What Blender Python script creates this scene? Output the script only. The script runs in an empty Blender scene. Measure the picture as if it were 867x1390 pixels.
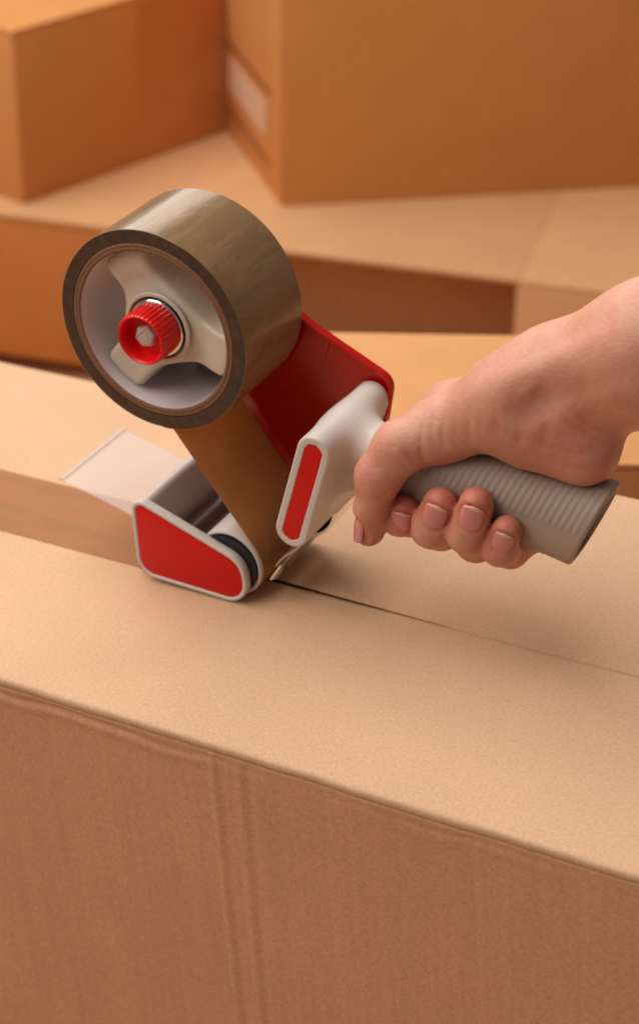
import bpy, bmesh, math, random
import numpy as np
from mathutils import Vector, Matrix, noise

random.seed(4)
MM = 0.001
scene = bpy.context.scene
col = scene.collection

# ------------------------------------------------------------------ camera
cam_d = bpy.data.cameras.new('camera')
cam = bpy.data.objects.new('camera', cam_d)
col.objects.link(cam)
scene.camera = cam
CR = [[0.8735170680775527, 0.4830397375667543, -0.06033691828919289],
      [-0.20035650547390624, 0.4697158008677683, 0.8597815636133603],
      [0.4436498647486325, -0.7389449765351898, 0.5070849230276205]]
cm = Matrix(CR).transposed().to_4x4()
cm.translation = Vector((0.41005, -0.64250, 0.49868))
cam.matrix_world = cm
cam_d.sensor_fit = 'VERTICAL'
cam_d.sensor_height = 36.0
cam_d.sensor_width = 36.0
cam_d.lens = 66.32
cam_d.shift_y = -45.0 / 1390.0
cam_d.clip_start = 0.01
cam_d.clip_end = 50
cam_d.dof.use_dof = True
cam_d.dof.focus_distance = 0.78
cam_d.dof.aperture_fstop = 9.8
cam_d.dof.aperture_blades = 0

# ------------------------------------------------------------------ world and studio lamps
world = bpy.data.worlds.new('World')
scene.world = world
world.use_nodes = True
bg = world.node_tree.nodes['Background']
bg.inputs[0].default_value = (1.0, 0.90, 0.80, 1)
bg.inputs[1].default_value = 0.16


def area(name, loc, target, size, power, colr):
    d = bpy.data.lights.new(name, 'AREA')
    d.shape = 'RECTANGLE'
    d.size, d.size_y = size
    d.energy = power
    d.color = colr
    o = bpy.data.objects.new(name, d)
    col.objects.link(o)
    o.location = loc
    o.rotation_euler = (Vector(target) - Vector(loc)).to_track_quat('-Z', 'Y').to_euler()
    return o


area('key_softbox', (-0.95, 0.40, 1.85), (-0.05, 0.10, 0.0), (2.1, 2.1), 59, (1.0, 0.95, 0.89))
area('back_softbox', (-1.5, 2.5, 1.25), (-0.05, 0.1, 0.0), (1.6, 1.3), 15, (1.0, 0.92, 0.84))
area('front_softbox', (-0.95, -1.55, 1.95), (0.0, 0.0, 0.0), (1.7, 1.7), 33, (1.0, 0.90, 0.80))

vs = scene.view_settings
vs.view_transform = 'Standard'
vs.look = 'None'
vs.exposure = 0.0
vs.gamma = 1.0
vs.use_curve_mapping = False
scene.render.engine = 'CYCLES'
scene.cycles.max_bounces = 8
scene.cycles.use_denoising = True


# ------------------------------------------------------------------ materials
def lin(c):
    return tuple(((v / 255) / 12.92 if v / 255 <= 0.04045 else ((v / 255 + 0.055) / 1.055) ** 2.4) for v in c) + (1,)


def new_mat(name):
    m = bpy.data.materials.new(name)
    m.use_nodes = True
    nt = m.node_tree
    return m, nt, nt.nodes, nt.links, nt.nodes['Principled BSDF']


def plastic(name, c, rough=0.38, bump=0.02, spec=0.5, var=0.05, scale=900.0, sss=0.0):
    m, nt, N, L, P = new_mat(name)
    tc = N.new('ShaderNodeTexCoord')
    nz = N.new('ShaderNodeTexNoise'); nz.inputs['Scale'].default_value = scale; nz.inputs['Detail'].default_value = 3
    L.new(tc.outputs['Object'], nz.inputs['Vector'])
    bp = N.new('ShaderNodeBump'); bp.inputs['Strength'].default_value = bump; bp.inputs['Distance'].default_value = 0.0004
    L.new(nz.outputs['Fac'], bp.inputs['Height'])
    n2 = N.new('ShaderNodeTexNoise'); n2.inputs['Scale'].default_value = 40; n2.inputs['Detail'].default_value = 5
    L.new(tc.outputs['Object'], n2.inputs['Vector'])
    rp = N.new('ShaderNodeMapRange'); rp.inputs['To Min'].default_value = rough - 0.06; rp.inputs['To Max'].default_value = rough + 0.08
    L.new(n2.outputs['Fac'], rp.inputs['Value']); L.new(rp.outputs[0], P.inputs['Roughness'])
    mx = N.new('ShaderNodeMix'); mx.data_type = 'RGBA'
    c = lin(c)
    mx.inputs['A'].default_value = tuple(v * (1 - var) for v in c[:3]) + (1,)
    mx.inputs['B'].default_value = tuple(min(1, v * (1 + var)) for v in c[:3]) + (1,)
    L.new(n2.outputs['Fac'], mx.inputs['Factor']); L.new(mx.outputs['Result'], P.inputs['Base Color'])
    L.new(bp.outputs['Normal'], P.inputs['Normal'])
    P.inputs['Specular IOR Level'].default_value = spec
    if sss:
        P.inputs['Subsurface Weight'].default_value = sss
        P.inputs['Subsurface Radius'].default_value = (1, 0.8, 0.7)
        P.inputs['Subsurface Scale'].default_value = 0.002
    return m


def cardboard(name, c, flute_axis=None, flute=0.12, contrast=0.16):
    m, nt, N, L, P = new_mat(name)
    tc = N.new('ShaderNodeTexCoord')
    # paper fibres: two stretched noises and fine flecks
    mp = N.new('ShaderNodeMapping'); mp.inputs['Scale'].default_value = (0.35, 1.0, 1.0)
    L.new(tc.outputs['Object'], mp.inputs['Vector'])
    f1 = N.new('ShaderNodeTexNoise'); f1.inputs['Scale'].default_value = 1500; f1.inputs['Detail'].default_value = 6; f1.inputs['Roughness'].default_value = 0.7
    L.new(mp.outputs[0], f1.inputs['Vector'])
    f2 = N.new('ShaderNodeTexNoise'); f2.inputs['Scale'].default_value = 640; f2.inputs['Detail'].default_value = 4; f2.inputs['Roughness'].default_value = 0.65
    L.new(tc.outputs['Object'], f2.inputs['Vector'])
    f3 = N.new('ShaderNodeTexNoise'); f3.inputs['Scale'].default_value = 18; f3.inputs['Detail'].default_value = 4
    L.new(tc.outputs['Object'], f3.inputs['Vector'])
    vo = N.new('ShaderNodeTexVoronoi'); vo.inputs['Scale'].default_value = 330; vo.inputs['Randomness'].default_value = 1
    L.new(mp.outputs[0], vo.inputs['Vector'])
    fl = N.new('ShaderNodeMapRange'); fl.inputs['From Min'].default_value = 0.03; fl.inputs['From Max'].default_value = 0.12
    fl.inputs['To Min'].default_value = 1; fl.inputs['To Max'].default_value = 0
    L.new(vo.outputs['Distance'], fl.inputs['Value'])
    base = lin(c)[:3]
    mx = N.new('ShaderNodeMix'); mx.data_type = 'RGBA'
    mx.inputs['A'].default_value = tuple(v * (1 - contrast) for v in base) + (1,)
    mx.inputs['B'].default_value = tuple(min(1, v * (1 + contrast)) for v in base) + (1,)
    sm = N.new('ShaderNodeMath'); sm.operation = 'ADD'
    L.new(f1.outputs['Fac'], sm.inputs[0]); L.new(f2.outputs['Fac'], sm.inputs[1])
    hf = N.new('ShaderNodeMapRange'); hf.inputs['From Min'].default_value = 0.65; hf.inputs['From Max'].default_value = 1.35
    L.new(sm.outputs[0], hf.inputs['Value'])
    L.new(hf.outputs[0], mx.inputs['Factor'])
    m2 = N.new('ShaderNodeMix'); m2.data_type = 'RGBA'; m2.blend_type = 'MULTIPLY'
    cr = N.new('ShaderNodeMapRange'); cr.inputs['To Min'].default_value = 0.90; cr.inputs['To Max'].default_value = 1.06
    L.new(f3.outputs['Fac'], cr.inputs['Value'])
    cb = N.new('ShaderNodeCombineColor')
    for k in range(3):
        L.new(cr.outputs[0], cb.inputs[k])
    m2.inputs['Factor'].default_value = 1
    L.new(mx.outputs['Result'], m2.inputs['A']); L.new(cb.outputs[0], m2.inputs['B'])
    m3 = N.new('ShaderNodeMix'); m3.data_type = 'RGBA'
    m3.inputs['B'].default_value = tuple(v * 0.55 for v in base) + (1,)
    fm = N.new('ShaderNodeMath'); fm.operation = 'MULTIPLY'; fm.inputs[1].default_value = 0.5
    L.new(fl.outputs[0], fm.inputs[0]); L.new(fm.outputs[0], m3.inputs['Factor'])
    L.new(m2.outputs['Result'], m3.inputs['A'])
    L.new(m3.outputs['Result'], P.inputs['Base Color'])
    P.inputs['Roughness'].default_value = 0.78
    P.inputs['Specular IOR Level'].default_value = 0.25
    ha = N.new('ShaderNodeMath'); ha.operation = 'MULTIPLY'; ha.inputs[1].default_value = 0.06
    L.new(sm.outputs[0], ha.inputs[0])
    h = ha.outputs[0]
    if flute_axis is not None:
        ms_ = N.new('ShaderNodeMapping'); ms_.inputs['Scale'].default_value = (1, 1, 0.05)
        L.new(tc.outputs['Object'], ms_.inputs['Vector'])
        st = N.new('ShaderNodeTexNoise'); st.inputs['Scale'].default_value = 160; st.inputs['Detail'].default_value = 5
        L.new(ms_.outputs[0], st.inputs['Vector'])
        sr = N.new('ShaderNodeMapRange'); sr.inputs['From Min'].default_value = 0.3; sr.inputs['From Max'].default_value = 0.7
        sr.inputs['To Min'].default_value = 0.965; sr.inputs['To Max'].default_value = 1.03
        L.new(st.outputs['Fac'], sr.inputs['Value'])
        m4 = N.new('ShaderNodeMix'); m4.data_type = 'RGBA'; m4.blend_type = 'MULTIPLY'; m4.inputs['Factor'].default_value = 1
        c4 = N.new('ShaderNodeCombineColor')
        for k in range(3):
            L.new(sr.outputs[0], c4.inputs[k])
        L.new(m3.outputs['Result'], m4.inputs['A']); L.new(c4.outputs[0], m4.inputs['B'])
        L.new(m4.outputs['Result'], P.inputs['Base Color'])
    if flute_axis is not None:
        w = N.new('ShaderNodeTexWave'); w.wave_type = 'BANDS'; w.bands_direction = flute_axis
        w.inputs['Scale'].default_value = 55; w.inputs['Distortion'].default_value = 1.0; w.inputs['Detail'].default_value = 2
        w.inputs['Detail Scale'].default_value = 0.6
        L.new(tc.outputs['Object'], w.inputs['Vector'])
        wm = N.new('ShaderNodeMath'); wm.operation = 'MULTIPLY'; wm.inputs[1].default_value = flute
        L.new(w.outputs['Fac'], wm.inputs[0])
        ad = N.new('ShaderNodeMath'); ad.operation = 'ADD'
        L.new(h, ad.inputs[0]); L.new(wm.outputs[0], ad.inputs[1])
        h = ad.outputs[0]
    bp = N.new('ShaderNodeBump'); bp.inputs['Strength'].default_value = 0.32; bp.inputs['Distance'].default_value = 0.0012
    L.new(h, bp.inputs['Height']); L.new(bp.outputs['Normal'], P.inputs['Normal'])
    return m


def tape_film(name, c, alpha, rough=0.16, streak='y', bump=0.25, tint=(0.80, 0.62, 0.42), var=0.14, coat=0.2, edge=(0.40, 0.56)):
    m, nt, N, L, P = new_mat(name)
    tc = N.new('ShaderNodeTexCoord')
    mp = N.new('ShaderNodeMapping')
    mp.inputs['Scale'].default_value = (1, 0.22, 1) if streak == 'y' else (0.2, 1, 1)
    L.new(tc.outputs['Object'], mp.inputs['Vector'])
    n1 = N.new('ShaderNodeTexNoise'); n1.inputs['Scale'].default_value = 85; n1.inputs['Detail'].default_value = 5; n1.inputs['Distortion'].default_value = 0.8
    L.new(mp.outputs[0], n1.inputs['Vector'])
    n2 = N.new('ShaderNodeTexNoise'); n2.inputs['Scale'].default_value = 420; n2.inputs['Detail'].default_value = 3; n2.inputs['Distortion'].default_value = 1.2
    L.new(mp.outputs[0], n2.inputs['Vector'])
    cr = N.new('ShaderNodeValToRGB')
    b = lin(c)[:3]
    cr.color_ramp.elements[0].position = edge[0]; cr.color_ramp.elements[0].color = tuple(v * (1 - var) for v in b) + (1,)
    cr.color_ramp.elements[1].position = edge[1]; cr.color_ramp.elements[1].color = tuple(min(1, v * (1 + var)) for v in b) + (1,)
    L.new(n1.outputs['Fac'], cr.inputs['Fac']); L.new(cr.outputs[0], P.inputs['Base Color'])
    ad = N.new('ShaderNodeMath'); ad.operation = 'MULTIPLY_ADD'; ad.inputs[1].default_value = 0.25
    L.new(n2.outputs['Fac'], ad.inputs[0]); L.new((cr if alpha == 1 else n1).outputs[0], ad.inputs[2])
    bp = N.new('ShaderNodeBump'); bp.inputs['Strength'].default_value = bump; bp.inputs['Distance'].default_value = 0.0012
    L.new(ad.outputs[0], bp.inputs['Height']); L.new(bp.outputs['Normal'], P.inputs['Normal'])
    P.inputs['Roughness'].default_value = rough
    P.inputs['Specular IOR Level'].default_value = 0.5
    P.inputs['Coat Weight'].default_value = coat
    P.inputs['Coat Roughness'].default_value = 0.08
    if alpha < 1:
        tr = N.new('ShaderNodeBsdfTransparent'); tr.inputs[0].default_value = tint + (1,)
        tl = N.new('ShaderNodeBsdfTranslucent'); tl.inputs[0].default_value = tuple(min(1, v * 1.25) for v in b) + (1,)
        m0 = N.new('ShaderNodeMixShader'); m0.inputs[0].default_value = 0.55
        L.new(P.outputs[0], m0.inputs[1]); L.new(tl.outputs[0], m0.inputs[2])
        ms = N.new('ShaderNodeMixShader'); ms.inputs[0].default_value = alpha
        L.new(tr.outputs[0], ms.inputs[1]); L.new(m0.outputs[0], ms.inputs[2])
        L.new(ms.outputs[0], N['Material Output'].inputs[0])
    return m


def roll_side(name, c, c2):
    """edges of the tape windings: fine concentric rings round the object's own axis"""
    m, nt, N, L, P = new_mat(name)
    tc = N.new('ShaderNodeTexCoord')
    sp = N.new('ShaderNodeSeparateXYZ'); L.new(tc.outputs['Object'], sp.inputs[0])
    cb = N.new('ShaderNodeCombineXYZ'); L.new(sp.outputs[0], cb.inputs[0]); L.new(sp.outputs[2], cb.inputs[1])
    ln = N.new('ShaderNodeVectorMath'); ln.operation = 'LENGTH'; L.new(cb.outputs[0], ln.inputs[0])
    nz = N.new('ShaderNodeTexNoise'); nz.noise_dimensions = '1D'; nz.inputs['Scale'].default_value = 2200; nz.inputs['Detail'].default_value = 4
    L.new(ln.outputs['Value'], nz.inputs['W'])
    n2 = N.new('ShaderNodeTexNoise'); n2.inputs['Scale'].default_value = 250; n2.inputs['Detail'].default_value = 5
    L.new(tc.outputs['Object'], n2.inputs['Vector'])
    ad = N.new('ShaderNodeMath'); ad.operation = 'ADD'; L.new(nz.outputs['Fac'], ad.inputs[0]); L.new(n2.outputs['Fac'], ad.inputs[1])
    mr = N.new('ShaderNodeMapRange'); mr.inputs['From Min'].default_value = 0.7; mr.inputs['From Max'].default_value = 1.3
    L.new(ad.outputs[0], mr.inputs['Value'])
    mx = N.new('ShaderNodeMix'); mx.data_type = 'RGBA'; mx.inputs['A'].default_value = lin(c); mx.inputs['B'].default_value = lin(c2)
    L.new(mr.outputs[0], mx.inputs['Factor']); L.new(mx.outputs['Result'], P.inputs['Base Color'])
    P.inputs['Roughness'].default_value = 0.5
    bp = N.new('ShaderNodeBump'); bp.inputs['Strength'].default_value = 0.4; bp.inputs['Distance'].default_value = 0.0004
    L.new(ad.outputs[0], bp.inputs['Height']); L.new(bp.outputs['Normal'], P.inputs['Normal'])
    return m


def metal(name, c, rough):
    m, nt, N, L, P = new_mat(name)
    P.inputs['Base Color'].default_value = lin(c)
    P.inputs['Metallic'].default_value = 1
    tc = N.new('ShaderNodeTexCoord')
    nz = N.new('ShaderNodeTexNoise'); nz.inputs['Scale'].default_value = 300; nz.inputs['Detail'].default_value = 4
    L.new(tc.outputs['Object'], nz.inputs['Vector'])
    mr = N.new('ShaderNodeMapRange'); mr.inputs['To Min'].default_value = rough * 0.7; mr.inputs['To Max'].default_value = rough * 1.4
    L.new(nz.outputs['Fac'], mr.inputs['Value']); L.new(mr.outputs[0], P.inputs['Roughness'])
    return m


def skin_mat():
    m, nt, N, L, P = new_mat('skin')
    at = N.new('ShaderNodeVertexColor'); at.layer_name = 'tone'
    sp = N.new('ShaderNodeSeparateColor'); L.new(at.outputs[0], sp.inputs[0])
    tc = N.new('ShaderNodeTexCoord')
    n1 = N.new('ShaderNodeTexNoise'); n1.inputs['Scale'].default_value = 90; n1.inputs['Detail'].default_value = 6; n1.inputs['Roughness'].default_value = 0.6
    L.new(tc.outputs['Object'], n1.inputs['Vector'])
    mx = N.new('ShaderNodeMix'); mx.data_type = 'RGBA'
    mx.inputs['A'].default_value = SKIN_A; mx.inputs['B'].default_value = SKIN_B
    ad = N.new('ShaderNodeMath'); ad.operation = 'MULTIPLY_ADD'; ad.inputs[1].default_value = 0.75
    L.new(n1.outputs['Fac'], ad.inputs[0])
    sh = N.new('ShaderNodeMath'); sh.operation = 'ADD'; sh.inputs[1].default_value = -0.30
    L.new(sp.outputs[0], sh.inputs[0]); L.new(sh.outputs[0], ad.inputs[2])
    ad.use_clamp = True
    L.new(ad.outputs[0], mx.inputs['Factor'])
    L.new(mx.outputs['Result'], P.inputs['Base Color'])
    # fine skin relief
    v1 = N.new('ShaderNodeTexVoronoi'); v1.inputs['Scale'].default_value = 1100; v1.feature = 'DISTANCE_TO_EDGE'
    L.new(tc.outputs['Object'], v1.inputs['Vector'])
    n2 = N.new('ShaderNodeTexNoise'); n2.inputs['Scale'].default_value = 500; n2.inputs['Detail'].default_value = 4
    L.new(tc.outputs['Object'], n2.inputs['Vector'])
    a2 = N.new('ShaderNodeMath'); a2.operation = 'MULTIPLY_ADD'; a2.inputs[1].default_value = 0.35
    L.new(v1.outputs['Distance'], a2.inputs[0]); L.new(n2.outputs['Fac'], a2.inputs[2])
    bp = N.new('ShaderNodeBump'); bp.inputs['Strength'].default_value = 0.45; bp.inputs['Distance'].default_value = 0.0006
    L.new(a2.outputs[0], bp.inputs['Height']); L.new(bp.outputs['Normal'], P.inputs['Normal'])
    P.inputs['Roughness'].default_value = 0.46
    P.inputs['Specular IOR Level'].default_value = 0.38
    P.inputs['Subsurface Weight'].default_value = 0.35
    P.inputs['Subsurface Radius'].default_value = (1.0, 0.35, 0.2)
    P.inputs['Subsurface Scale'].default_value = 0.0035
    return m


def nail_mat():
    m, nt, N, L, P = new_mat('fingernail')
    at = N.new('ShaderNodeVertexColor'); at.layer_name = 'tone'
    L.new(at.outputs[0], P.inputs['Base Color'])
    P.inputs['Roughness'].default_value = 0.24
    P.inputs['Subsurface Weight'].default_value = 0.2
    P.inputs['Subsurface Radius'].default_value = (1.0, 0.35, 0.25)
    P.inputs['Subsurface Scale'].default_value = 0.002
    return m


SKIN_A = lin((214, 168, 143))
SKIN_B = lin((190, 100, 82))
GREY = plastic('grey_plastic', (208, 198, 190), 0.40, 0.06, sss=0.1)
GRIP = plastic('grip_rubber', (162, 142, 129), 0.55, 0.10)
BEIGE = plastic('beige_plastic', (204, 190, 172), 0.36, 0.04, sss=0.2)
RED = plastic('red_plastic', (186, 8, 8), 0.20, 0.02)
REDP = plastic('red_panel', (206, 14, 12), 0.46, 0.08, spec=0.3)
KNOB = plastic('red_knob', (232, 16, 10), 0.34, 0.03, sss=0.1)
DARK = plastic('cavity_shade', (64, 46, 38), 0.22, 0.02)  # dark tone standing in for shade inside the foot
BLACK = plastic('black_plastic', (26, 22, 20), 0.35, 0.03)
WHITE = plastic('white_liner', (214, 204, 208), 0.35, 0.03)
BOLT = plastic('zinc_bolt', (196, 184, 176), 0.3, 0.05)
CHROME = metal('chrome', (240, 238, 236), 0.15)
STEEL = metal('steel', (196, 190, 182), 0.42)
PAPER = cardboard('core_paper', (132, 96, 72), contrast=0.3)
WOUND = tape_film('wound_tape', (134, 104, 72), 1.0, 0.17, bump=0.26, var=0.08, coat=0.15, edge=(0.47, 0.515))
STRIP = tape_film('tape_film', (206, 156, 100), 0.86, 0.42, streak='x', bump=0.05, var=0.05, tint=(0.86, 0.68, 0.48), coat=0.0)
SIDE = roll_side('tape_edges', (48, 31, 22), (86, 60, 43))
CARD = cardboard('cardboard', (211, 172, 138), contrast=0.17)
CARD_F = cardboard('cardboard_fluted', (208, 156, 121), 'X', 0.11, 0.2)
ORANGE = cardboard('cardboard_orange', (208, 142, 82))
ORANGE3 = cardboard('cardboard_joint', (202, 134, 75))
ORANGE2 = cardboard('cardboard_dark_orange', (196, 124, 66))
AMBER = cardboard('cardboard_amber', (208, 150, 98))
TAN = cardboard('cardboard_tan', (206, 156, 112))
SKIN = skin_mat()
NAIL = nail_mat()


def clear_plastic():
    m, nt, N, L, P = new_mat('clear_plastic')
    P.inputs['Base Color'].default_value = lin((238, 226, 222))
    P.inputs['Roughness'].default_value = 0.22
    tr = N.new('ShaderNodeBsdfTransparent'); tr.inputs[0].default_value = (0.97, 0.95, 0.94, 1)
    ms = N.new('ShaderNodeMixShader'); ms.inputs[0].default_value = 0.36
    L.new(tr.outputs[0], ms.inputs[1]); L.new(P.outputs[0], ms.inputs[2])
    L.new(ms.outputs[0], N['Material Output'].inputs[0])
    return m


CLEAR = clear_plastic()

# ------------------------------------------------------------------ object helpers
ROOT = {}          # world origin (mm) that an object's vertices are written relative to


def tag(o, label=None, cat=None, group=None, kind=None):
    for k, v in (('label', label), ('category', cat), ('group', group), ('kind', kind)):
        if v:
            o[k] = v
    return o


def thing(name, org, label, cat, group=None):
    o = bpy.data.objects.new(name, None)
    o.empty_display_size = 0.02
    col.objects.link(o)
    o.location = Vector(org) * MM
    ROOT[o.name] = Vector(org)
    return tag(o, label, cat, group)


def mk(name, verts, faces, mat, parent=None, org=None, smooth=40, bev=0.0):
    """one mesh object; verts are world millimetres"""
    if parent is not None:
        o0 = ROOT[parent.name]
    else:
        o0 = Vector(org) if org is not None else Vector((0, 0, 0))
    me = bpy.data.meshes.new(name)
    V = np.asarray(verts, float) - np.array(o0)
    me.from_pydata((V * MM).tolist(), [], [list(f) for f in faces])
    bm = bmesh.new(); bm.from_mesh(me)
    bmesh.ops.remove_doubles(bm, verts=bm.verts, dist=1e-7)
    bmesh.ops.recalc_face_normals(bm, faces=bm.faces)
    if bev:
        es = [e for e in bm.edges if len(e.link_faces) == 2 and e.calc_face_angle(0) > math.radians(35)]
        bmesh.ops.bevel(bm, geom=es, offset=bev * MM, segments=2, profile=0.6, affect='EDGES', clamp_overlap=True)
    bm.to_mesh(me); bm.free()
    me.materials.append(mat)
    if smooth:
        me.shade_smooth()
        me.set_sharp_from_angle(angle=math.radians(smooth))
    o = bpy.data.objects.new(name, me)
    col.objects.link(o)
    if parent is not None:
        o.parent = parent
    else:
        o.location = o0 * MM
    ROOT[o.name] = o0
    return o


def fillet(pts, rad, n=7):
    """round the corners of a closed 2D polygon"""
    out = []
    K = len(pts)
    for i in range(K):
        p0, p1, p2 = (np.array(pts[(i + j) % K], float) for j in (-1, 0, 1))
        r = rad[i] if isinstance(rad, (list, tuple)) else rad
        a, b = p0 - p1, p2 - p1
        la, lb = np.linalg.norm(a), np.linalg.norm(b)
        a, b = a / la, b / lb
        ang = math.acos(max(-1, min(1, float(a @ b))))
        t = min(r / math.tan(ang / 2), la * 0.499, lb * 0.499)
        rr = t * math.tan(ang / 2)
        bis = (a + b) / np.linalg.norm(a + b)
        c = p1 + bis * (rr / math.sin(ang / 2))
        s, e = p1 + a * t - c, p1 + b * t - c
        a0, a1 = math.atan2(s[1], s[0]), math.atan2(e[1], e[0])
        d = (a1 - a0 + math.pi) % (2 * math.pi) - math.pi
        for k in range(n + 1):
            q = a0 + d * k / n
            out.append(c + rr * np.array((math.cos(q), math.sin(q))))
    return np.array(out)


def capsule2d(a, b, r, n=14):
    a, b = np.array(a, float), np.array(b, float)
    d = (b - a) / np.linalg.norm(b - a)
    t = math.atan2(d[1], d[0])
    return np.array([b + r * np.array((math.cos(t - math.pi / 2 + math.pi * k / n), math.sin(t - math.pi / 2 + math.pi * k / n))) for k in range(n + 1)] +
                    [a + r * np.array((math.cos(t + math.pi / 2 + math.pi * k / n), math.sin(t + math.pi / 2 + math.pi * k / n))) for k in range(n + 1)])


def inset(loop, d):
    """move a closed 2D outline inwards by d"""
    P = np.asarray(loop)
    area2 = np.sum(P[:, 0] * np.roll(P[:, 1], -1) - np.roll(P[:, 0], -1) * P[:, 1])
    t = np.roll(P, -1, 0) - np.roll(P, 1, 0)
    t /= np.linalg.norm(t, axis=1)[:, None] + 1e-9
    nrm = np.stack([-t[:, 1], t[:, 0]], 1) * (1 if area2 > 0 else -1)
    return P + nrm * d


def loops(loop, prof, cap0=True, cap1=True):
    """stack insets of an XZ outline along Y: prof = [(inset, y), ...]"""
    V, F = [], []
    n = len(loop)
    for d, y in prof:
        V += [(p[0], y, p[1]) for p in inset(loop, d)]
    for k in range(len(prof) - 1):
        for i in range(n):
            j = (i + 1) % n
            F.append((k * n + i, k * n + j, (k + 1) * n + j, (k + 1) * n + i))
    if cap0:
        F.append(tuple(range(n)))
    if cap1:
        F.append(tuple((len(prof) - 1) * n + i for i in range(n)))
    return V, F


def lathe(c, prof, n=72, close=False, wob=None):
    """spin (r, y) about the Y axis through c = (x, z)"""
    V, F = [], []
    m = len(prof)
    for i in range(n):
        a = 2 * math.pi * i / n
        for r, y in prof:
            rr = r + (wob(a, r, y) if wob else 0)
            V.append((c[0] + rr * math.cos(a), y, c[1] + rr * math.sin(a)))
    for i in range(n):
        j = (i + 1) % n
        for k in range(m if close else m - 1):
            k2 = (k + 1) % m
            F.append((i * m + k, i * m + k2, j * m + k2, j * m + k))
    return V, F


def ribbon(path, y0, y1, th, ny=2):
    """thin sheet along an XZ path, between y0 and y1, with real thickness"""
    P = np.array(path, float)
    t = np.gradient(P, axis=0)
    t /= np.linalg.norm(t, axis=1)[:, None] + 1e-9
    nr = np.stack([-t[:, 1], t[:, 0]], 1)
    V, F = [], []
    n = len(P)
    for s in (0.5, -0.5):
        Q = P + nr * th * s
        for j in range(ny):
            y = y0 + (y1 - y0) * j / (ny - 1)
            V += [(q[0], y, q[1]) for q in Q]
    off = ny * n
    for j in range(ny - 1):
        for i in range(n - 1):
            F.append((j * n + i, j * n + i + 1, (j + 1) * n + i + 1, (j + 1) * n + i))
            F.append((off + j * n + i, off + (j + 1) * n + i, off + (j + 1) * n + i + 1, off + j * n + i + 1))
    for i in range(n - 1):
        F.append((i, off + i, off + i + 1, i + 1))
        k = (ny - 1) * n
        F.append((k + i, k + i + 1, off + k + i + 1, off + k + i))
    for j in range(ny - 1):
        F.append((j * n, (j + 1) * n, off + (j + 1) * n, off + j * n))
        F.append((j * n + n - 1, off + j * n + n - 1, off + (j + 1) * n + n - 1, (j + 1) * n + n - 1))
    return V, F


def box8(x0, x1, y0, y1, z0, z1):
    V = [(x, y, z) for x in (x0, x1) for y in (y0, y1) for z in (z0, z1)]
    F = [(0, 1, 3, 2), (4, 6, 7, 5), (0, 4, 5, 1), (2, 3, 7, 6), (0, 2, 6, 4), (1, 5, 7, 3)]
    return V, F


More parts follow.
